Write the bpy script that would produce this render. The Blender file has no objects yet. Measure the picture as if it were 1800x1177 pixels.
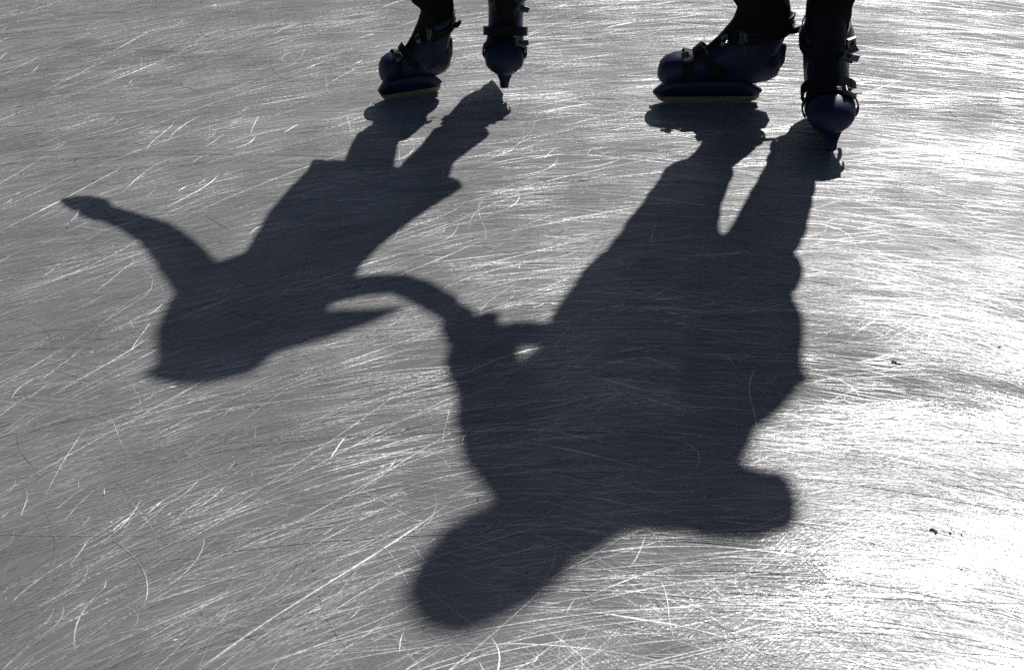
import bpy, bmesh, math, random
import numpy as np
from mathutils import Vector, Matrix, noise

# ------------------------------------------------------------------ camera
FPX = 2800.0                      # focal length in pixels of the 1800 px wide photograph
PITCH = math.radians(33.7)
CAMH = 1.91
SUN_E = math.radians(44.0)
SUN_A = math.radians(21.7)        # to the right of the view direction (+Y)
scene = bpy.context.scene
COL = scene.collection
cam_d = bpy.data.cameras.new('camera')
cam = bpy.data.objects.new('camera', cam_d); COL.objects.link(cam)
cam.location = (0, 0, CAMH)
cam.rotation_euler = (math.pi/2 - PITCH, 0, 0)
cam_d.sensor_width = 36.0
cam_d.lens = FPX/1800*36
cam_d.clip_start = 0.05; cam_d.clip_end = 2000
cam_d.dof.use_dof = True
cam_d.dof.focus_distance = 3.75
cam_d.dof.aperture_fstop = 7.0
scene.camera = cam

# ------------------------------------------------------------------ world, sun, exposure
w = bpy.data.worlds.new('World'); scene.world = w; w.use_nodes = True
nt = w.node_tree; nt.nodes.clear()
sky = nt.nodes.new('ShaderNodeTexSky'); sky.sky_type = 'NISHITA'; sky.sun_disc = False
sky.sun_elevation = SUN_E
sky.sun_rotation = SUN_A
bg = nt.nodes.new('ShaderNodeBackground'); bg.inputs['Strength'].default_value = 0.030
wo = nt.nodes.new('ShaderNodeOutputWorld')
nt.links.new(sky.outputs[0], bg.inputs[0]); nt.links.new(bg.outputs[0], wo.inputs[0])
SUNV = Vector((math.sin(SUN_A)*math.cos(SUN_E), math.cos(SUN_A)*math.cos(SUN_E), math.sin(SUN_E)))
sd = bpy.data.lights.new('sun', 'SUN'); sd.energy = 3.0; sd.angle = math.radians(0.9); sd.color = (1, .99, .985)
so = bpy.data.objects.new('sun', sd); COL.objects.link(so)
so.rotation_euler = SUNV.to_track_quat('Z', 'Y').to_euler(); so.location = (3, 8, 6)
vs = scene.view_settings
scene.display_settings.display_device = 'sRGB'
vs.view_transform = 'Standard'; vs.look = 'None'; vs.exposure = 0.0; vs.gamma = 1.0
scene.cycles.max_bounces = 6
scene.cycles.use_denoising = False

# ------------------------------------------------------------------ helpers
CP, SP = math.cos(PITCH), math.sin(PITCH)
def ground(u, v):
    """where the photograph's pixel meets the ice"""
    a = (u-900)/FPX; b = -(v-588.5)/FPX
    d = Vector((a, CP + b*SP, -SP + b*CP))
    return Vector((0, 0, CAMH)) + d*(CAMH/-d.z)
def cast(u, v, Y):
    """the point of the upright plane y=Y whose shadow falls on that spot of the ice"""
    g = ground(u, v); t = (Y-g.y)/SUNV.y
    return g + SUNV*t
TANA = math.tan(SUN_A)

def link(name, me, mat=None, parent=None):
    o = bpy.data.objects.new(name, me); COL.objects.link(o)
    if mat: me.materials.append(mat)
    if parent: o.parent = parent
    return o
def bm_obj(name, bm, mat, parent=None, smooth=True):
    me = bpy.data.meshes.new(name)
    bmesh.ops.recalc_face_normals(bm, faces=bm.faces)
    bm.to_mesh(me); bm.free()
    if smooth:
        me.polygons.foreach_set('use_smooth', [True]*len(me.polygons))
    return link(name, me, mat, parent)
def tag(o, **k):
    for a, b in k.items(): o[a] = b

def tube(bm, pts, seg=14, flat=1.0, caps=True, open_end=False, open_start=False):
    """tapered limb through (point, radius[, depth radius]) with round ends"""
    P = [Vector(p[0]) for p in pts]; R = [p[1] for p in pts]
    Rd = [(p[2] if len(p) > 2 else p[1]*flat) for p in pts]
    n = len(P); rings = []
    def frame(i):
        t = (P[min(i+1, n-1)] - P[max(i-1, 0)]).normalized()
        ref = Vector((0, 1, 0)) if abs(t.y) < .85 else Vector((1, 0, 0))
        x = t.cross(ref).normalized(); y = x.cross(t).normalized()
        return t, x, y
    def ring(c, x, y, a, b):
        rings.append([bm.verts.new(c + x*(a*math.cos(2*math.pi*k/seg)) + y*(b*math.sin(2*math.pi*k/seg))) for k in range(seg)])
    for i in range(n):
        t, x, y = frame(i)
        if i == 0 and caps and not open_start:
            for q in (80, 55, 28):
                q = math.radians(q); ring(P[0]-t*R[0]*math.sin(q), x, y, R[0]*math.cos(q), Rd[0]*math.cos(q))
        ring(P[i], x, y, R[i], Rd[i])
        if i == n-1 and caps and not open_end:
            for q in (28, 55, 80):
                q = math.radians(q); ring(P[i]+t*R[i]*math.sin(q), x, y, R[i]*math.cos(q), Rd[i]*math.cos(q))
    for a, b in zip(rings[:-1], rings[1:]):
        for k in range(seg):
            bm.faces.new((a[k], a[(k+1) % seg], b[(k+1) % seg], b[k]))
    bm.faces.new(rings[0][::-1]); bm.faces.new(rings[-1])
def ball(bm, c, r, sc=(1, 1, 1), seg=16):
    m = Matrix.Translation(c) @ Matrix.Diagonal((sc[0], sc[1], sc[2], 1))
    bmesh.ops.create_uvsphere(bm, u_segments=seg, v_segments=seg//2+2, radius=r, matrix=m)
def loft(bm, rings, seg=28):
    """closed stack of horizontal ellipses (centre, half width, half depth, tilt vector to the side)"""
    R = []
    for c, a, b, sd_ in rings:
        R.append([bm.verts.new(Vector(c) + Vector(sd_)*(a*math.cos(2*math.pi*k/seg)) + Vector((0, 1, 0))*(b*math.sin(2*math.pi*k/seg))) for k in range(seg)])
    for a, b in zip(R[:-1], R[1:]):
        for k in range(seg):
            bm.faces.new((a[k], a[(k+1) % seg], b[(k+1) % seg], b[k]))
    bm.faces.new(R[0][::-1]); bm.faces.new(R[-1])
def rows_to_rings(rows, Y, depth):
    """rows of shadow edges (left px, right px) become ellipses of a standing garment"""
    out = []
    for i, (l, r) in enumerate(rows):
        a, b = cast(l[0], l[1], Y), cast(r[0], r[1], Y)
        c = (a+b)/2; h = (b-a).length/2; s = (b-a).normalized()
        d = depth[i] if isinstance(depth, (list, tuple)) else depth
        d = min(d, h*.95)
        h2 = math.sqrt(max(h*h-(d*TANA)**2, (h*.6)**2))
        out.append((c, h2, d, s))
    return out
def remesh(o, vox, smooth=3, wrinkle=0, size=.12):
    m = o.modifiers.new('remesh', 'REMESH'); m.mode = 'VOXEL'; m.voxel_size = vox; m.use_smooth_shade = True
    s = o.modifiers.new('smooth', 'SMOOTH'); s.factor = .5; s.iterations = smooth
    if wrinkle:
        t = bpy.data.textures.new('cloth_folds', 'CLOUDS'); t.noise_scale = size; t.noise_depth = 3
        d = o.modifiers.new('folds', 'DISPLACE'); d.texture = t; d.strength = wrinkle; d.mid_level = .5
        d.texture_coords = 'GLOBAL'

# ------------------------------------------------------------------ materials
def mat(name):
    m = bpy.data.materials.new(name); m.use_nodes = True
    return m, m.node_tree, m.node_tree.nodes['Principled BSDF']
def simple(name, col, rough=.5, metal=0., bump=0., scale=200., coat=0., var=.15, spec=.5):
    m, t, p = mat(name)
    p.inputs['Roughness'].default_value = rough; p.inputs['Metallic'].default_value = metal
    p.inputs['Coat Weight'].default_value = coat; p.inputs['Specular IOR Level'].default_value = spec
    tc = t.nodes.new('ShaderNodeTexCoord'); n = t.nodes.new('ShaderNodeTexNoise')
    n.inputs['Scale'].default_value = scale*.2; n.inputs['Detail'].default_value = 5
    t.links.new(tc.outputs['Object'], n.inputs['Vector'])
    r = t.nodes.new('ShaderNodeValToRGB')
    r.color_ramp.elements[0].position = .3; r.color_ramp.elements[1].position = .7
    r.color_ramp.elements[0].color = tuple(c*(1-var) for c in col)+(1,)
    r.color_ramp.elements[1].color = tuple(min(1, c*(1+var)) for c in col)+(1,)
    t.links.new(n.outputs[0], r.inputs[0]); t.links.new(r.outputs[0], p.inputs['Base Color'])
    if bump:
        n2 = t.nodes.new('ShaderNodeTexNoise'); n2.inputs['Scale'].default_value = scale
        t.links.new(tc.outputs['Object'], n2.inputs['Vector'])
        b = t.nodes.new('ShaderNodeBump'); b.inputs['Strength'].default_value = bump; b.inputs['Distance'].default_value = .002
        t.links.new(n2.outputs[0], b.inputs['Height']); t.links.new(b.outputs[0], p.inputs['Normal'])
    return m
M_skin = simple('skin', (.55, .33, .24), .5, bump=.1)
M_navy = simple('navy_padded_cloth', (.02, .025, .04), .9, bump=.6, spec=.2)
M_black = simple('black_cloth', (.012, .012, .014), .95, bump=.7, scale=300, spec=.15)
M_coat2 = simple('dark_wool', (.03, .02, .025), .95, bump=.8, scale=400, spec=.2)
M_hair = simple('brown_hair', (.05, .03, .02), .6, bump=.6)
M_shell = simple('blue_plastic', (.005, .014, .062), .5, bump=.08, scale=60, coat=.1)
M_strap = simple('black_plastic', (.007, .007, .008), .6, bump=.2, spec=.25)
M_steel = simple('skate_steel', (.40, .33, .18), .45, metal=.4)
M_chrome = simple('buckle_metal', (.2, .2, .2), .32, metal=1.)
M_eye = simple('eye', (.6, .6, .6), .2)

CX, CY = .35, .55      # the skaters of the rink circle round this point
def ice_nodes():
    m, t, p = mat('scratched_ice')
    N, Lk = t.nodes, t.links
    tc = N.new('ShaderNodeTexCoord')
    def math_(op, a, b=None, c=None):
        n = N.new('ShaderNodeMath'); n.operation = op
        for i, x in enumerate((a, b, c)):
            if x is None: continue
            if isinstance(x, (int, float)): n.inputs[i].default_value = x
            else: Lk.new(x, n.inputs[i])
        return n.outputs[0]
    def ramp(x, a, b, lo=0., hi=1.):
        mr = N.new('ShaderNodeMapRange'); mr.interpolation_type = 'SMOOTHSTEP'
        for k, q in zip(('From Min', 'From Max', 'To Min', 'To Max'), (a, b, lo, hi)): mr.inputs[k].default_value = q
        Lk.new(x, mr.inputs['Value']); return mr.outputs[0]
    wn = N.new('ShaderNodeTexNoise'); wn.inputs['Scale'].default_value = 1.1; wn.inputs['Detail'].default_value = 1.5
    Lk.new(tc.outputs['Object'], wn.inputs['Vector'])
    sub = N.new('ShaderNodeVectorMath'); sub.operation = 'SUBTRACT'; sub.inputs[1].default_value = (.5, .5, .5)
    Lk.new(wn.outputs['Color'], sub.inputs[0])
    scl = N.new('ShaderNodeVectorMath'); scl.operation = 'SCALE'; scl.inputs['Scale'].default_value = .5
    Lk.new(sub.outputs[0], scl.inputs[0])
    add = N.new('ShaderNodeVectorMath'); add.operation = 'ADD'
    Lk.new(tc.outputs['Object'], add.inputs[0]); Lk.new(scl.outputs[0], add.inputs[1])
    sp = N.new('ShaderNodeSeparateXYZ'); Lk.new(add.outputs[0], sp.inputs[0])
    dx = math_('SUBTRACT', sp.outputs[0], CX); dy = math_('SUBTRACT', sp.outputs[1], CY)
    r = math_('SQRT', math_('ADD', math_('MULTIPLY', dx, dx), math_('MULTIPLY', dy, dy)))
    th = math_('MULTIPLY', math_('ARCTAN2', dx, dy), 3.)
    cb = N.new('ShaderNodeCombineXYZ'); Lk.new(th, cb.inputs[0]); Lk.new(r, cb.inputs[1])
    def streak(deg, sx, sy, detail=3, rough=.6, seed=0.):
        mp = N.new('ShaderNodeMapping'); mp.inputs['Rotation'].default_value = (0, 0, math.radians(deg))
        mp2 = N.new('ShaderNodeMapping'); mp2.inputs['Scale'].default_value = (sx, sy, 1); mp2.inputs['Location'].default_value = (seed, seed*1.7, seed*3.1)
        Lk.new(cb.outputs[0], mp.inputs[0]); Lk.new(mp.outputs[0], mp2.inputs[0])
        n = N.new('ShaderNodeTexNoise'); n.inputs['Scale'].default_value = 1; n.inputs['Detail'].default_value = detail
        n.inputs['Roughness'].default_value = rough
        Lk.new(mp2.outputs[0], n.inputs['Vector'])
        return n.outputs[0]
    layers = [streak(4, .9, 130, 2, .5, 1), streak(-12, 1.2, 160, 2, .5, 2), streak(15, 1.2, 150, 2, .5, 3), streak(-3, .7, 240, 2, .5, 4),
              streak(-30, 2, 180, 2, .5, 5), streak(34, 2.4, 180, 2, .5, 6)]
    h = None
    for x, wgt in zip(layers, (1, .8, .8, .9, .5, .5)):
        q = math_('MULTIPLY', x, wgt); h = q if h is None else math_('ADD', h, q)
    iso = N.new('ShaderNodeTexNoise'); iso.inputs['Scale'].default_value = 110; iso.inputs['Detail'].default_value = 3
    Lk.new(tc.outputs['Object'], iso.inputs['Vector'])
    h = math_('ADD', h, math_('MULTIPLY', iso.outputs[0], .13))
    zr = streak(-4, .5, 2.2, 4, .55, 21)
    b = N.new('ShaderNodeBump'); Lk.new(ramp(zr, .42, .56, ICE['bump']*.35, ICE['bump']*1.15), b.inputs['Strength']); b.inputs['Distance'].default_value = .004
    Lk.new(h, b.inputs['Height'])
    und = streak(6, .55, 3.0, 2, .5, 31)
    b2 = N.new('ShaderNodeBump'); b2.inputs['Strength'].default_value = .6; b2.inputs['Distance'].default_value = .020
    Lk.new(und, b2.inputs['Height']); Lk.new(b.outputs[0], b2.inputs['Normal'])
    Lk.new(b2.outputs[0], p.inputs['Normal'])
    # powdered cuts: lighter and full of small facets
    mask = None
    amt = ramp(streak(0, .7, 3, 4, .6, 9), .35, .65, .35, 1.)
    for x, thr in zip(layers, (.60, .60, .61, .60, .64, .64)):
        q = ramp(x, thr, thr+.10); mask = q if mask is None else math_('MAXIMUM', mask, q)
    mask = math_('MULTIPLY', mask, amt)
    z = streak(3, .8, 6, 5, .65, 11)
    cr = N.new('ShaderNodeValToRGB'); e = cr.color_ramp.elements
    e[0].position = .34; e[0].color = ICE['dark']; e[1].position = .68; e[1].color = ICE['light']
    Lk.new(z, cr.inputs[0])
    mx = N.new('ShaderNodeMixRGB'); mx.inputs[2].default_value = (.62, .62, .63, 1)
    Lk.new(math_('MULTIPLY', mask, .8), mx.inputs[0]); Lk.new(cr.outputs[0], mx.inputs[1])
    Lk.new(mx.outputs[0], p.inputs['Base Color'])
    Lk.new(math_('MULTIPLY', mask, ICE['mmet']), p.inputs['Metallic'])
    rg = math_('ADD', ramp(zr, .42, .57, ICE['r0'], ICE['r1']), ramp(sp.outputs[1], 2.7, 4.0, 0., .32))
    Lk.new(rg, p.inputs['Roughness'])
    p.inputs['IOR'].default_value = ICE['ior']
    return m
ICE = dict(bump=.20, dark=(.236, .226, .214, 1), light=(.322, .310, .296, 1), mmet=.30, r0=.11, r1=.30, ior=1.37)
M_ice = ice_nodes()
def scratch_mat():
    m, t, p = mat('scratch_groove')
    N, Lk = t.nodes, t.links
    p.inputs['Roughness'].default_value = .44; p.inputs['IOR'].default_value = 1.5
    tc = N.new('ShaderNodeTexCoord')
    def noise_(sc, d):
        n = N.new('ShaderNodeTexNoise'); n.inputs['Scale'].default_value = sc; n.inputs['Detail'].default_value = d
        Lk.new(tc.outputs['Object'], n.inputs['Vector']); return n.outputs[0]
    def ramp(x, a, b, lo, hi):
        mr = N.new('ShaderNodeMapRange')
        for k, q in zip(('From Min', 'From Max', 'To Min', 'To Max'), (a, b, lo, hi)): mr.inputs[k].default_value = q
        Lk.new(x, mr.inputs['Value']); return mr.outputs[0]
    k = noise_(5, 3)
    cr = N.new('ShaderNodeValToRGB'); e = cr.color_ramp.elements
    e[0].position = .38; e[0].color = (.40, .395, .39, 1); e[1].position = .62; e[1].color = (.72, .71, .70, 1)
    Lk.new(k, cr.inputs[0]); Lk.new(cr.outputs[0], p.inputs['Base Color'])
    Lk.new(ramp(k, .34, .66, .3, .8), p.inputs['Metallic'])
    b = N.new('ShaderNodeBump'); b.inputs['Strength'].default_value = .2; b.inputs['Distance'].default_value = .004
    Lk.new(noise_(80, 2), b.inputs['Height']); Lk.new(b.outputs[0], p.inputs['Normal'])
    return m
M_scr = scratch_mat()
M_dirt = simple('dirt_in_cuts', (.06, .057, .055), .7, spec=.2)

# ------------------------------------------------------------------ ice with its skate cuts
def build_ice():
    rng = np.random.default_rng(7)
    V = []; F = []; MI = []
    # the sheet: rings of quads out to the horizon
    xs = np.array([-600, -60, -12, -4, 0, 4, 12, 60, 600.]); ys = np.array([-600, -60, -10, -2, 2, 6, 14, 60, 600.])
    gv = [(x, y, 0) for y in ys for x in xs]
    nx = len(xs)
    gf = [(j*nx+i, j*nx+i+1, (j+1)*nx+i+1, (j+1)*nx+i) for j in range(len(ys)-1) for i in range(nx-1)]
    V.append(np.array(gv, float)); F.append(np.array(gf)); MI.append(np.zeros(len(gf), int))
    off = len(gv)
    def cuts(n, lmin, lmax, wmin, wmax, kmax, angle_mu, angle_sd, smin, smax, S=14, mi=1):
        nonlocal off
        cx = rng.uniform(-3.6, 3.6, n); cy = rng.uniform(.2, 7.6, n)
        L = np.exp(rng.uniform(math.log(lmin), math.log(lmax), n))
        flow = -np.arctan2(cx-CX, cy-CY)
        stray = rng.random(n) > .90
        a = np.where(~stray, flow + rng.normal(angle_mu, angle_sd, n), rng.uniform(-math.pi/2, math.pi/2, n))
        L = np.where(stray, np.minimum(L*.35, .22), L); kmax = np.where(stray, kmax*2.5, kmax)
        kf = -L/np.hypot(cx-CX, cy-CY)*.8
        k0 = rng.normal(0, kmax, n)*(1/np.maximum(L, .15)); k1 = rng.normal(0, kmax*.7, n)/np.maximum(L, .15)
        hook = rng.random(n) < .05
        s = np.linspace(-.5, .5, S)[None, :]
        th = a[:, None] + kf[:, None]*s + k0[:, None]*s*L[:, None] + k1[:, None]*(s**2)*L[:, None]*2
        th = th + hook[:, None]*np.maximum(s-.3, 0)*rng.choice([-1, 1], n)[:, None]*9
        ds = (L/(S-1))[:, None]
        x = cx[:, None] + np.cumsum(np.cos(th), 1)*ds - np.cos(a)[:, None]*L[:, None]/2
        y = cy[:, None] + np.cumsum(np.sin(th), 1)*ds - np.sin(a)[:, None]*L[:, None]/2
        wd = np.exp(rng.uniform(math.log(wmin), math.log(wmax), n))[:, None]*np.clip(np.sin((s+.5)*math.pi)*1.7, .12, 1)
        wd = wd*rng.uniform(.6, 1.2, (n, S))
        slope = rng.uniform(smin, smax, n)[:, None]
        asym = rng.uniform(-.5, .5, n)[:, None]
        nxv, nyv = -np.sin(th), np.cos(th)
        z0 = .0004 + rng.uniform(0, .0003, n)[:, None] + 0*x
        pts = np.stack([
            np.stack([x-nxv*wd/2, y-nyv*wd/2, z0], -1),
            np.stack([x+nxv*wd*asym*.5, y+nyv*wd*asym*.5, z0+wd*.5*slope], -1),
            np.stack([x+nxv*wd/2, y+nyv*wd/2, z0], -1)], 2)      # n,S,3,3
        V.append(pts.reshape(-1, 3))
        base = (np.arange(n)*S*3)[:, None, None] + (np.arange(S-1)*3)[None, :, None] + np.array([0, 1])[None, None, :] + off
        base = base.reshape(-1)
        F.append(np.stack([base, base+3, base+4, base+1], 1)); MI.append(np.full(len(base), mi))
        off += n*S*3
    cuts(17000, .08, .6, .0006, .0015, .24, 0, .24, .1, .9, 12)
    cuts(13000, .25, 1.8, .0007, .0021, .30, 0, .17, .2, 1.0, 24)
    cuts(900, .15, .9, .0018, .0042, .40, 0, .20, .2, .9, 26)
    cuts(800, .12, .6, .0007, .0018, 1.3, 0, .45, .2, .9, 26)
    cuts(900, .02, .35, .0005, .0012, 1.3, 0, .9, 0, .1, 14, 2)
    cuts(1500, .004, .02, .001, .003, .3, 0, .9, 0, .1, 4, 2)
    cuts(6000, .015, .09, .0010, .0026, .6, 0, .4, .2, .8, 5)
    v = np.concatenate(V); f = np.concatenate(F); mi = np.concatenate(MI)
    me = bpy.data.meshes.new('ice')
    me.vertices.add(len(v)); me.vertices.foreach_set('co', v.astype(np.float32).ravel())
    me.loops.add(len(f)*4); me.loops.foreach_set('vertex_index', f.astype(np.int32).ravel())
    me.polygons.add(len(f)); me.polygons.foreach_set('loop_start', np.arange(0, len(f)*4, 4, dtype=np.int32))
    me.polygons.foreach_set('loop_total', np.full(len(f), 4, np.int32))
    me.materials.append(M_ice); me.materials.append(M_scr); me.materials.append(M_dirt)
    me.polygons.foreach_set('material_index', mi.astype(np.int32))
    me.polygons.foreach_set('use_smooth', [True]*len(f))
    me.update(); me.validate()
    o = bpy.data.objects.new('ice', me); COL.objects.link(o); tag(o, kind='structure')
build_ice()

# ------------------------------------------------------------------ ice skate (toe towards -X, z = 0 under the blade)
def skate(parent, loc, yaw, sc, roll=0., pitch=0., mirror=1, strap2=True):
    """plastic rental skate: shell > cuff, liner, straps, buckles, blade holder, blade"""
    bm = bmesh.new()
    # lower shell: rings across the foot (x, half width, bottom z, top z)
    prof = [(.010, .012, .080, .102), (.016, .031, .068, .123), (.030, .044, .060, .138), (.058, .049, .058, .149), (.095, .050, .062, .150),
            (.130, .046, .070, .160), (.165, .043, .070, .172), (.200, .043, .060, .200), (.240, .044, .058, .215),
            (.280, .043, .058, .205), (.312, .039, .064, .185), (.336, .028, .078, .165), (.344, .011, .098, .140)]
    seg = 24; rings = []
    for x, hw, z0, z1 in prof:
        r = []
        for k in range(seg):
            a = 2*math.pi*k/seg; c, s = math.cos(a), math.sin(a)
            c2 = math.copysign(abs(c)**.8, c); s2 = math.copysign(abs(s)**.8, s)
            r.append(bm.verts.new((x, hw*c2*(1-.12*max(s, 0)-.38*max(-s, 0)), (z0+z1)/2 + (z1-z0)/2*s2)))
        rings.append(r)
    for a, b in zip(rings[:-1], rings[1:]):
        for k in range(seg): bm.faces.new((a[k], a[(k+1) % seg], b[(k+1) % seg], b[k]))
    bm.faces.new(rings[0]); bm.faces.new(rings[-1][::-1])
    root = bm_obj('ice_skate', bm, M_shell, parent)
    root.location = loc; root.rotation_euler = (roll, pitch, yaw)
    root.scale = (sc[0], sc[1]*mirror, sc[2])
    # upper cuff, hinged round the ankle
    bm = bmesh.new()
    R = []
    for x, a, b, z in [(.262, .062, .044, .105), (.268, .070, .046, .140), (.276, .073, .047, .175), (.284, .075, .048, .205), (.292, .077, .050, .232), (.296, .076, .049, .246), (.296, .066, .043, .2465), (.290, .062, .040, .215)]:
        R.append([bm.verts.new((x + a*math.cos(t) + .02*(z-.1)*0, b*math.sin(t), z + .018*math.cos(t))) for t in [2*math.pi*k/28 for k in range(28)]])
    for a, b in zip(R[:-1], R[1:]):
        for k in range(28): bm.faces.new((a[k], a[(k+1) % 28], b[(k+1) % 28], b[k]))
    bm_obj('cuff', bm, M_shell, root)
    # spoiler rib at the heel
    bm = bmesh.new(); tube(bm, [((.345, 0, .165), .012), ((.340, 0, .125), .016), ((.322, 0, .090), .014)], 12); bm_obj('heel_rib', bm, M_shell, root)
    # dark tongue and padding
    bm = bmesh.new(); tube(bm, [((.150, 0, .140), .028, .024), ((.190, 0, .172), .034, .028), ((.228, 0, .205), .044, .034), ((.262, 0, .245), .054, .038), ((.282, 0, .270), .058, .041), ((.290, 0, .300), .052, .040)], 20); bm_obj('liner', bm, M_strap, root)
    # straps: bands wrapped over the shell
    def band(x0, tilt, a, b, zc, wdt, th=.003, full=False, lift=0.):
        bm = bmesh.new(); n = 22; rr = []
        for k in range(n+1):
            t = (-.15+1.3*k/n)*math.pi if not full else (k/n)*2*math.pi
            row = []
            for dw, dr in ((-wdt/2, 0), (wdt/2, 0), (wdt/2, th), (-wdt/2, th)):
                y = (a+dr)*math.cos(t); z = (b+dr)*math.sin(t)
                row.append(bm.verts.new((x0 + dw*math.cos(tilt) + z*math.sin(tilt), y, zc + z*math.cos(tilt) - dw*math.sin(tilt))))
            rr.append(row)
        for r1, r2 in zip(rr[:-1], rr[1:]):
            for k in range(4): bm.faces.new((r1[k], r1[(k+1) % 4], r2[(k+1) % 4], r2[k]))
        if not full: bm.faces.new(rr[0]); bm.faces.new(rr[-1][::-1])
        bm_obj('strap', bm, M_strap, root, smooth=False)
    band(.085, .15, .0525, .047, .108, .026)
    band(.160, -.75, .052, .068, .118, .028)
    # ankle band round the cuff
    bm = bmesh.new()
    R = []
    for z in (.196, .222):
        for dr in (.002, .007):
            R.append([bm.verts.new((.284 + (.077+dr)*math.cos(t) + (z-.2)*.3, (.048+dr)*math.sin(t), z + .018*math.cos(t))) for t in [2*math.pi*k/28 for k in range(28)]])
    for a, b in ((0, 1), (1, 3), (3, 2), (2, 0)):
        for k in range(28): bm.faces.new((R[a][k], R[a][(k+1) % 28], R[b][(k+1) % 28], R[b][k]))
    bm_obj('strap', bm, M_strap, root, smooth=False)
    bm = bmesh.new(); tube(bm, [((.34, -.03, .222), .009), ((.372, -.028, .224), .010), ((.386, -.02, .228), .008)], 8, .6); bm_obj('strap_end', bm, M_strap, root)
    # buckles: base plate, lever, ladder teeth
    def buckle(p, n, up, s=1.):
        p = Vector(p); n = Vector(n).normalized(); up = Vector(up).normalized(); side = n.cross(up)
        def bx(bm, c, hx, hy, hz, rot=0):
            m = Matrix((side, up, n)).transposed().to_4x4(); m.translation = p + side*c[0] + up*c[1] + n*c[2]
            m = m @ Matrix.Rotation(rot, 4, 'X') @ Matrix.Diagonal((hx*2, hy*2, hz*2, 1))
            bmesh.ops.create_cube(bm, size=1, matrix=m)
        bm = bmesh.new()
        bx(bm, (0, 0, .003*s), .011*s, .015*s, .002*s)
        bx(bm, (-.008*s, .002*s, .007*s), .002*s, .013*s, .004*s); bx(bm, (.008*s, .002*s, .007*s), .002*s, .013*s, .004*s)
        bx(bm, (0, .012*s, .010*s), .010*s, .003*s, .003*s, .4)
        bx(bm, (0, -.010*s, .012*s), .009*s, .010*s, .0018*s, -.55)
        bmesh.ops.bevel(bm, geom=list(bm.edges), offset=.0006, segments=1, affect='EDGES')
        bm_obj('buckle', bm, M_chrome, root, smooth=False)
    buckle((.082, -.034, .146), (-.2, -.55, .8), (-.2, .8, .5))
    buckle((.186, -.034, .196), (-.6, -.5, .6), (0, .8, .5))
    buckle((.236, -.040, .214), (-.75, -.65, .1), (0, .1, 1), 1.1)
    # blade holder: a long plastic wedge, hollowed between two pedestals
    bm = bmesh.new(); n = 26
    def top(u):
        if u < .08: return .026 + .020*math.sin(u/.08*math.pi/2)
        return .046
    rr = []
    for k in range(n+1):
        u = k/n; x = .0 + .300*u
        lo = .018 + .010*max(0, (.07-u)/.07)**1.5 + .014*max(0, (u-.93)/.07)**1.5
        # the ends slope up into the sole
        e_ = min(1., min(u, 1-u)/.20); e_ = e_*e_*(3-2*e_)
        hi = .044 + .026*e_
        if u < .06: hi = lo + (hi-lo)*math.sin((u/.06*.8+.2)*math.pi/2)
        if u > .94: hi = lo + (hi-lo)*math.sin(((1-u)/.06*.7+.3)*math.pi/2)
        hi = max(hi, lo+.004)
        wt = .010 + .016*e_
        row = [bm.verts.new((x, y, z)) for y, z in ((-.0042, lo), (.0042, lo), (.007, lo+(hi-lo)*.4), (wt, hi), (-wt, hi), (-.007, lo+(hi-lo)*.4))]
        rr.append(row)
    for r1, r2 in zip(rr[:-1], rr[1:]):
        for k in range(6): bm.faces.new((r1[k], r1[(k+1) % 6], r2[(k+1) % 6], r2[k]))
    bm.faces.new(rr[0]); bm.faces.new(rr[-1][::-1])
    bm_obj('blade_holder', bm, M_shell, root)
    bm = bmesh.new(); rr = []
    for k in range(n+1):
        u = k/n; x = .006 + .288*u
        lo = .0 + .020*max(0, (.10-u)/.10)**2 + .012*max(0, (u-.92)/.08)**2 + .0015*(2*u-1)**2
        hi = .021 + .009*max(0, (.08-u)/.08)**1.5 + .012*max(0, (u-.93)/.07)**1.5
        rr.append([bm.verts.new((x, y, z)) for y, z in ((-.0018, lo), (.0018, lo), (.0018, hi), (-.0018, hi))])
    for r1, r2 in zip(rr[:-1], rr[1:]):
        for k in range(4): bm.faces.new((r1[k], r1[(k+1) % 4], r2[(k+1) % 4], r2[k]))
    bm.faces.new(rr[0]); bm.faces.new(rr[-1][::-1])
    bm_obj('blade', bm, M_steel, root, smooth=False)
    return root

def local(pts, o):
    return [(Vector(p[0])-o,)+tuple(p[1:]) for p in pts]

def fingers(bm, palm, d, up, s=1., curl=.5):
    """a hand: palm, four bent fingers of unequal length and a thumb from the side of the palm"""
    d = d.normalized(); side = d.cross(up).normalized(); up = side.cross(d).normalized()
    tube(bm, [(palm-d*.035*s, .017*s), (palm, .024*s), (palm+d*.030*s, .026*s)], 12)
    for k, (ln, off) in enumerate(((.052, -.027), (.060, -.009), (.056, .009), (.044, .026))):
        b = palm + d*.042*s + side*off*s
        p1 = b + (d*math.cos(curl*.6) - up*math.sin(curl*.6))*ln*.5*s
        p2 = p1 + (d*math.cos(curl*1.5) - up*math.sin(curl*1.5))*ln*.35*s
        p3 = p2 + (d*math.cos(curl*2.3) - up*math.sin(curl*2.3))*ln*.3*s
        tube(bm, [(b-d*.012*s, .0088*s), (b, .0088*s), (p1, .0082*s), (p2, .0075*s), (p3, .0062*s)], 8)
    t0 = palm - d*.012*s - side*.024*s
    t1 = t0 + (d*.55 - side*.75 - up*.25).normalized()*.030*s; t2 = t1 + (d*.9 - side*.25 - up*.35).normalized()*.026*s
    tube(bm, [(palm-d*.01*s, .014*s), (t0, .013*s), (t1, .0105*s), (t2, .0085*s)], 8)

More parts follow.
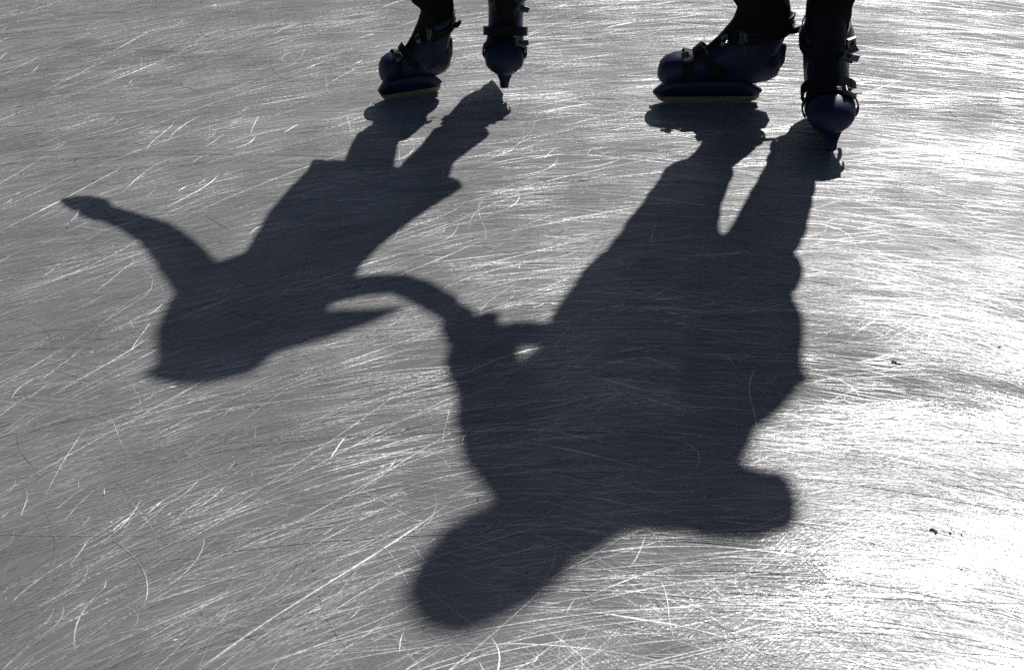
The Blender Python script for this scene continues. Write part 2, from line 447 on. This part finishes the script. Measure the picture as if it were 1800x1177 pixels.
def head(bm, c, r, tilt):
    """skull, jaw, nose, ears, brow; looks towards -Y"""
    sub = bmesh.new()
    ball(sub, (0, .006, .012), r, (.83, .98, 1.0), 24)
    ball(sub, (0, -.25*r, -.48*r), r*.62, (.92, .95, .95), 20)
    tube(sub, [((0, -.90*r, .12*r), r*.09), ((0, -1.02*r, -.08*r), r*.12), ((0, -1.08*r, -.20*r), r*.15)], 10)
    ball(sub, (0, -.86*r, -.55*r), r*.17, (1.5, .7, .45)); ball(sub, (0, -.84*r, -.65*r), r*.16, (1.2, .7, .5)); ball(sub, (0, -.72*r, -.90*r), r*.22)
    for s in (-1, 1):
        ball(sub, (s*.34*r, -.80*r, .28*r), r*.16, (1.5, .6, .5)); ball(sub, (s*.42*r, -.70*r, -.30*r), r*.28)
        ball(sub, (s*.85*r, .02, -.10*r), r*.24, (.35, .7, 1.2))
    bmesh.ops.transform(sub, matrix=Matrix.Translation(c) @ Matrix.Rotation(tilt, 4, 'Y'), verts=sub.verts)
    tmp = bpy.data.meshes.new('tmp'); sub.to_mesh(tmp); sub.free(); bm.from_mesh(tmp); bpy.data.meshes.remove(tmp)

def sh(lst, Y):
    """joints given as (shadow px, shadow py, radius[, dy])"""
    out = []
    for q in lst:
        p = cast(q[0], q[1], Y+(q[3] if len(q) > 3 else 0)); out.append((p, q[2]))
    return out

def pix(u, v, Y):
    """point on the upright plane y=Y seen at that pixel of the photograph"""
    a = (u-900)/FPX; b = -(v-588.5)/FPX
    d = Vector((a, CP + b*SP, -SP + b*CP)); return Vector((0, 0, CAMH)) + d*(Y/d.y)
def world_part(name, bm, m, par, smooth=True):
    bmesh.ops.translate(bm, verts=bm.verts, vec=-par.location)
    return bm_obj(name, bm, m, par, smooth)

# ================================================================== the taller skater (right)
YT = 3.97
tall = bpy.data.objects.new('person', None); COL.objects.link(tall)
tall.location = (ground(1340, 215).x, YT, 0)
tag(tall, label='taller skater on the right in dark trousers and blue buckled ice skates', category='person', group='two skaters holding hands')

# skates
skL = skate(tall, Vector((0, 0, 0)), 0, (1, 1, 1)); 
skR = skate(tall, Vector((0, 0, 0)), 0, (1, 1, 1), mirror=1)
def put(s, g, yaw, sc, roll=0, pitch=0, par=tall):
    """toe end of the blade at ground point g; yaw 0 = toe to the photo's left, 90 deg = toe to the camera"""
    s.scale = (sc[0], sc[1]*(1 if s.scale[1] > 0 else -1), sc[2])
    s.rotation_euler = (roll, pitch, yaw); s.location = g - par.location
put(skL, ground(1147, 180), math.radians(1), (1.0, .92, .98))
put(skR, ground(1461, 284), math.radians(84), (1.0, 1.32, 1.04), roll=math.radians(-5))

def in_skate(s_, x, y, z, par):
    """a point given in the skate's own coordinates"""
    m = Matrix.LocRotScale(s_.location + par.location, s_.rotation_euler, s_.scale)
    return m @ Vector((x, y, z))

neck = cast(985, 905, YT); hc = cast(862, 984, YT)
hipL, hipR = cast(1180, 480, YT), cast(1335, 480, YT)       # hips, photo left and right
kneeL = cast(1228, 302, YT); kneeR = cast(1388, 302, YT)
ankL, ankR = [in_skate(q, .272, 0, .215, tall) for q in (skL, skR)]
footL, footR = [in_skate(q, .255, 0, .12, tall) for q in (skL, skR)]
shL, shR = cast(925, 855, YT), cast(1085, 885, YT)
elbL = cast(862, 725, YT+.02); wriL = cast(850, 640, YT)
elbR = cast(1330, 880, YT); wriR = cast(1190, 800, YT-.20)
handL = cast(848, 600, YT)

bm = bmesh.new()
chest = (shL+shR)/2 - Vector((0, 0, .12)); pel = (hipL+hipR)/2 + Vector((0, 0, .05))
tube(bm, [(pel-Vector((0, 0, .00)), .095, .07), ((pel*2+chest)/3, .125, .10), ((pel+chest*2)/3, .14, .105), (chest, .15, .11), (chest+Vector((0, 0, .08)), .12, .09)], 24)
tube(bm, [(chest+(neck-chest)*.3, .05), (neck, .045), (hc-(hc-neck)*.3, .045)], 14)
for a, b, c in ((shL, elbL, wriL), (shR, elbR, wriR)):
    tube(bm, [(a, .045), (a.lerp(b, .5), .040), (b, .033), (b.lerp(c, .35), .034), (c, .022)], 14)
for h_, k, a, f in ((hipL, kneeL, ankL, footL), (hipR, kneeR, ankR, footR)):
    tube(bm, [(h_+Vector((0, 0, .03)), .058), (h_.lerp(k, .5), .048), (k, .040), (k.lerp(a, .4), .032), (a, .026), (f, .030)], 16)
head(bm, hc, .098, .25)
fingers(bm, handL, Vector((-.35, 0, -1)), Vector((0, -1, .1)), .95, .55)
fingers(bm, wriR + (wriR-elbR).normalized()*.05, (wriR-elbR), Vector((0, -.3, 1)), .95, .9)
o = world_part('body', bm, M_skin, tall); remesh(o, .0055, 2)
for s in (-1, 1):
    bm = bmesh.new(); ball(bm, hc+Vector((s*.033-.018, -.083, .012)), .0125, (1, 1, 1), 12); world_part('eye', bm, M_eye, tall)
# knitted hat pulled over the hair
bm = bmesh.new()
ax = (hc-neck).normalized()
tube(bm, [(cast(925, 960, YT)+Vector((0, .012, 0)), .110, .110), (cast(885, 988, YT)+Vector((0, .012, 0)), .112, .112), (cast(826, 1022, YT)+Vector((0, .012, 0)), .106, .108)], 32)
bmesh.ops.bisect_plane(bm, geom=bm.verts[:]+bm.edges[:]+bm.faces[:], plane_co=hc+Vector((0, -.06, .035)), plane_no=Vector((.1, .55, 1)), clear_inner=True)
bmesh.ops.holes_fill(bm, edges=[e for e in bm.edges if e.is_boundary])
world_part('hat', bm, M_black, tall)
bm = bmesh.new()
tube(bm, [(cast(845, 990, YT)+Vector((0, .035, 0)), .098, .08), (cast(935, 955, YT)+Vector((0, .045, 0)), .110, .06), (cast(995, 915, YT)+Vector((0, .05, 0)), .092, .055), (cast(1015, 890, YT)+Vector((0, .05, 0)), .09, .055)], 20)
o = world_part('hair', bm, M_hair, tall); remesh(o, .006, 2, .006, .02)
# padded jacket: trunk, sleeves and collar in one surface
rows = [((1045, 455), (1400, 455)), ((1022, 478), (1392, 478)), ((1003, 505), (1394, 505)), ((980, 535), (1410, 535)), ((956, 565), (1420, 565)), ((952, 600), (1421, 600)), ((950, 628), (1419, 640)), ((905, 650), (1414, 662)),
        ((890, 690), (1390, 690)), ((880, 722), (1345, 722)), ((880, 760), (1332, 760)), ((900, 800), (1302, 800)), ((885, 840), (1285, 840)),
        ((885, 870), (1200, 880)), ((900, 888), (1130, 910)), ((920, 900), (1080, 930))]
dep = [.10, .12, .14, .165, .17, .17, .17, .17, .17, .165, .165, .16, .145, .11, .085, .06]
bm = bmesh.new(); loft(bm, rows_to_rings(rows, YT, dep), 36)
tube(bm, [(cast(925, 838, YT), .072), (cast(873, 785, YT), .066), (elbL, .068), (cast(862, 680, YT), .068), (cast(850, 640, YT), .074), (cast(846, 612, YT), .076)], 20, open_end=True)
tube(bm, [(cast(1080, 878, YT), .072), (cast(1200, 882, YT), .068), (cast(1330, 880, YT), .058), (cast(1345, 872, YT), .056)], 20)
tube(bm, [(cast(1300, 882, YT), .074), (cast(1336, 882, YT), .070)], 16)
tube(bm, [(cast(1325, 866, YT), .064), (cast(1352, 858, YT), .046)], 16)
tube(bm, [(cast(1250, 900, YT), .062), (cast(1342, 905, YT), .058), (cast(1368, 908, YT), .040)], 16)
tube(bm, [(cast(1350, 860, YT), .046), (cast(1366, 905, YT), .042)], 16)
tube(bm, [(cast(1338, 873, YT), .056), (elbR.lerp(wriR, .5), .055), (wriR, .048)], 20)
tube(bm, [(neck-ax*.05, .082, .07), (neck, .078, .068), (neck+ax*.035, .084, .075)], 20)
tube(bm, [(cast(1040, 905, YT), .085, .06), (cast(1005, 935, YT), .075, .06)], 18)
o = world_part('jacket', bm, M_navy, tall); remesh(o, .009, 3, .014, .09)
# jacket hem corner and pocket flap on the outer hip
bm = bmesh.new(); tube(bm, [(cast(1390, 655, YT), .028, .05), (cast(1412, 662, YT), .012, .03)], 12)
world_part('pocket_flap', bm, M_navy, tall)
bm = bmesh.new(); tube(bm, [(cast(905, 586, YT-.02), .036), (cast(955, 588, YT-.02), .036)], 10)  # unseen bridge from jacket to mitten, added to narrow the hole in the shadow
world_part('shadow_bridge', bm, M_navy, tall)
bm = bmesh.new()
tube(bm, [(cast(846, 622, YT), .050, .045), (cast(840, 598, YT), .058, .045), (cast(826, 582, YT), .056, .04), (cast(808, 572, YT), .042, .03)], 16)
tube(bm, [(cast(862, 600, YT-.02), .030), (cast(880, 582, YT-.02), .024)], 12)
o = world_part('mitten', bm, M_black, tall); remesh(o, .006, 3)
# trousers
cuT = [in_skate(q, .292, 0, .238, tall) for q in (skL, skR)]
def legs(name, rows_l, rows_r, Y, extra, m, par, dep, wr=.012):
    bm = bmesh.new()
    for rows, dd in ((rows_l, dep), (rows_r, dep)):
        rr = rows_to_rings(rows, Y, dd)
        tube(bm, [(r[0], r[1], r[2]) for r in rr], 22, open_start=True)
    for e in extra: tube(bm, e, 22, open_end=len(e) == 4)
    o = world_part(name, bm, m, par); remesh(o, .008, 3, wr, .05); return o
rl = [((1165, 300), (1292, 300)), ((1147, 330), (1282, 330)), ((1122, 365), (1270, 365)), ((1092, 400), (1265, 400)), ((1068, 435), (1275, 435)), ((1045, 465), (1270, 465))]
rr_ = [((1340, 300), (1440, 300)), ((1322, 330), (1436, 330)), ((1300, 368), (1428, 368)), ((1283, 400), (1422, 400)), ((1262, 435), (1405, 435)), ((1255, 465), (1398, 465))]
kl = (cast(1230, 300, YT), .056); kr = (cast(1390, 300, YT), .054)
legs('trousers', rl, rr_, YT,
     [[kl, (kl[0].lerp(cuT[0]+Vector((0, 0, .05)), .5), .060), (cuT[0]+Vector((-.010, -.004, .06)), .070, .062), (cuT[0]+Vector((-.010, -.004, -.010)), .080, .060)],
      [kr, (kr[0].lerp(cuT[1]+Vector((0, 0, .05)), .5), .058), (cuT[1]+Vector((0, 0, .06)), .060, .064), (cuT[1]+Vector((0, 0, .004)), .058, .070)],
      [(hipL, .105, .11), (hipR, .10, .11)]], M_black, tall, [.075, .08, .085, .09, .10, .11])

# ================================================================== the smaller skater (left)
YS = 4.12
kid = bpy.data.objects.new('person', None); COL.objects.link(kid)
kid.location = (ground(800, 160).x, YS, 0)
tag(kid, label='smaller skater on the left in blue ice skates, arm stretched out', category='person', group='two skaters holding hands')
kL = skate(kid, Vector((0, 0, 0)), 0, (1, 1, 1)); kR = skate(kid, Vector((0, 0, 0)), 0, (1, 1, 1))
put(kL, ground(666, 177)+Vector((0, 0, -.001)), math.radians(20), (.61, .80, .90), pitch=math.radians(0), par=kid)
put(kR, ground(887, 168)+Vector((0, 0, .004)), math.radians(88), (.84, 1.12, .92), pitch=math.radians(-27), par=kid)

hc = cast(372, 603, YS); neck = cast(430, 535, YS)
ax = (hc-neck).normalized()
shL, shR = cast(345, 490, YS), cast(560, 510, YS)
elbL = cast(270, 412, YS); wriL = cast(190, 375, YS); handL = cast(160, 364, YS)
elbR = cast(700, 498, YS); wriR = cast(765, 530, YS-.01); handR = cast(796, 556, YS-.02)
hipL, hipR = cast(600, 350, YS), cast(710, 350, YS)
kneeL = cast(668, 234, YS); kneeR = cast(808, 234, YS)
ankL, ankR = [in_skate(q, .272, 0, .215, kid) for q in (kL, kR)]
footL, footR = [in_skate(q, .255, 0, .12, kid) for q in (kL, kR)]
bm = bmesh.new()
pel = (hipL+hipR)/2 + Vector((0, 0, .03)); chest = (shL+shR)/2 - Vector((0, 0, .07))
tube(bm, [(pel, .065, .05), (pel.lerp(chest, .35), .08, .07), (pel.lerp(chest, .7), .088, .072), (chest, .09, .07)], 20)
tube(bm, [(chest, .05), (neck, .036), (neck.lerp(hc, .5), .036)], 12)
for a, b, c in ((shL, elbL, wriL), (shR, elbR, wriR)):
    tube(bm, [(a, .034), (a.lerp(b, .5), .030), (b, .025), (b.lerp(c, .4), .024), (c, .017)], 12)
for h_, k, a, f in ((hipL, kneeL, ankL, footL), (hipR, kneeR, ankR, footR)):
    tube(bm, [(h_+Vector((0, 0, .02)), .040), (h_.lerp(k, .5), .034), (k, .028), (k.lerp(a, .4), .028), (a, .022), (f, .024)], 14)
head(bm, hc, .090, .45)
fingers(bm, handL, (handL-wriL), Vector((0, -.2, 1)), .80, .15)
fingers(bm, handR, (handR-wriR), Vector((0, -.3, 1)), .72, .5)
o = world_part('body', bm, M_skin, kid); remesh(o, .0048, 2)
for s in (-1, 1):
    bm = bmesh.new(); ball(bm, hc+Vector((s*.029-.028, -.077, .012)), .011, (1, 1, 1), 12); world_part('eye', bm, M_eye, kid)
bm = bmesh.new()
tube(bm, [(hc-ax*.02+Vector((0, .020, 0)), .098, .085), (hc+ax*.012+Vector((0, .016, 0)), .099, .092), (hc+ax*.03+Vector((0, .01, 0)), .080, .08)], 24)
tube(bm, [(cast(352, 520, YS+.05), .065, .03), (cast(350, 560, YS+.05), .085, .04), (cast(352, 605, YS+.04), .085, .05)], 18)
tube(bm, [(cast(330, 650, YS+.02), .045), (cast(285, 656, YS+.02), .025), (cast(252, 656, YS+.02), .008)], 12)
tube(bm, [(cast(325, 630, YS+.03), .06, .05), (cast(365, 640, YS+.03), .06, .06), (cast(425, 630, YS+.03), .058, .05)], 16)
tube(bm, [(cast(400, 600, YS+.05), .085, .05), (cast(400, 560, YS+.06), .10, .05), (cast(405, 520, YS+.06), .09, .035), (cast(410, 480, YS+.06), .06, .02)], 18)
tube(bm, [(cast(400, 610, YS+.05), .07), (cast(500, 585, YS+.07), .055), (cast(575, 570, YS+.09), .046), (cast(645, 556, YS+.11), .026), (cast(716, 539, YS+.12), .005)], 14)
o = world_part('hair', bm, M_hair, kid); remesh(o, .006, 2, .008, .02)
# short flared coat
rows = [((548, 281), (812, 318)), ((536, 303), (812, 331)), ((512, 325), (792, 342)), ((490, 350), (765, 358)), ((466, 378), (735, 378)), ((448, 408), (695, 408)), ((432, 436), (664, 436)),
        ((410, 462), (642, 462)), ((320, 492), (625, 490)), ((306, 512), (600, 512)), ((302, 535), (585, 535)), ((315, 558), (560, 556))]
dep = [.03, .05, .075, .09, .10, .10, .10, .095, .095, .09, .08, .055]
bm = bmesh.new(); loft(bm, rows_to_rings(rows, YS, dep), 32)
tube(bm, [(cast(350, 492, YS), .055), (cast(308, 442, YS), .048), (cast(272, 408, YS), .039), (cast(225, 388, YS), .029), (cast(186, 375, YS), .025)], 18)
tube(bm, [(cast(560, 515, YS), .045), (cast(640, 502, YS), .034), (elbR, .033), (cast(745, 516, YS), .036), (cast(785, 540, YS-.01), .034)], 18, open_end=True)
o = world_part('coat', bm, M_coat2, kid); remesh(o, .007, 2, .008, .05)
for pts, th in (([(188, 375, .022), (168, 362, .032), (140, 356, .031), (114, 352, .014)], (150, 372, 172, 384)), ([(782, 540, .030), (805, 556, .036), (825, 570, .028)], (800, 560, 790, 580))):
    bm = bmesh.new(); tube(bm, [(cast(u, v, YS-.01), r, r*.8) for u, v, r in pts], 16)
    tube(bm, [(cast(th[0], th[1], YS-.02), .016), (cast(th[2], th[3], YS-.03), .012)], 10)
    o = world_part('mitten', bm, M_black, kid); remesh(o, .005, 2)
rl = [((626, 235), (712, 235)), ((612, 262), (698, 262)), ((600, 290), (692, 290)), ((590, 320), (690, 320)), ((575, 350), (680, 350))]
rr_ = [((757, 232), (868, 232)), ((735, 260), (828, 260)), ((708, 285), (800, 285)), ((690, 315), (790, 315)), ((675, 350), (775, 350))]
cuS = [in_skate(q, .292, 0, .238, kid) for q in (kL, kR)]
kl = (cast(670, 232, YS), .050); kr = (cast(810, 232, YS), .040)
legs('leggings', rl, rr_, YS,
     [[kl, (kl[0].lerp(cuS[0]+Vector((0, 0, .05)), .5), .046), (cuS[0]+Vector((0, 0, .06)), .045, .042), (cuS[0]+Vector((0, 0, .006)), .045, .040)],
      [kr, (kr[0].lerp(cuS[1]+Vector((0, 0, .05)), .5), .038), (cuS[1]+Vector((0, 0, .06)), .036, .042), (cuS[1]+Vector((0, 0, .006)), .036, .044)]], M_black, kid, [.052, .055, .058, .06, .065], .008)

# ------------------------------------------------------------------ crumbs of dirt and ice chips lying about
def crumbs():
    rng = random.Random(3); bm = bmesh.new()
    spots = [(1575, 638, 7), (1600, 650, 3), (1645, 935, 7), (1670, 937, 5), (1690, 940, 3), (1555, 586, 3), (1365, 586, 4), (1757, 610, 4), (1600, 855, 3), (1457, 586, 3),
             (1462, 583, 3), (165, 318, 4), (142, 62, 3), (830, 420, 3), (790, 452, 2.5), (1500, 880, 3), (1690, 1000, 3), (1460, 1050, 3), (840, 438, 2), (655, 448, 2), (640, 895, 2), (60, 240, 2)]
    for _ in range(260): spots.append((rng.uniform(0, 1800), rng.uniform(0, 1177), rng.uniform(.5, 1.6)))
    for u, v, r in spots:
        g = ground(u, v); r = r*.0006
        for q in range(3 if r > .003 else 1):
            c = g + Vector((rng.uniform(-1, 1)*r*2.2, rng.uniform(-1, 1)*r*1.5, r*.3)) if q else g + Vector((0, 0, r*.3))
            rr = r*rng.uniform(.4, 1) if q else r
            res = bmesh.ops.create_icosphere(bm, subdivisions=1, radius=rr, matrix=Matrix.Translation(c) @ Matrix.Rotation(rng.uniform(0, 3), 4, 'Z') @ Matrix.Diagonal((1.3, .8, .5, 1)))
            for x in res['verts']: x.co += Vector((rng.uniform(-1, 1), rng.uniform(-1, 1), rng.uniform(-.3, .6)))*rr*.35
    o = bm_obj('ice_crumbs', bm, M_crumb, None, False); tag(o, kind='stuff', category='debris', label='dark crumbs of dirt scattered over the scratched ice')
M_crumb = simple('dirty_crumb', (.05, .045, .04), .7)
crumbs()

def shavings():
    rng = random.Random(11); bm = bmesh.new()
    for _ in range(2600):
        x, y = rng.uniform(-2, 2.2), rng.uniform(1.4, 5.4); r = rng.uniform(.0004, .0014)
        res = bmesh.ops.create_icosphere(bm, subdivisions=1, radius=r, matrix=Matrix.Translation((x, y, r*.4)) @ Matrix.Rotation(rng.uniform(0, 3), 4, 'Z') @ Matrix.Diagonal((rng.uniform(.8, 2.2), .8, .6, 1)))
        for v in res['verts']: v.co += Vector((rng.uniform(-1, 1), rng.uniform(-1, 1), rng.uniform(-.3, .5)))*r*.35
    o = bm_obj('ice_shavings', bm, simple('scraped_ice', (.75, .76, .78), .35), None, False)
    tag(o, kind='stuff', category='snow', label='fine white shavings scraped loose on the ice')
shavings()
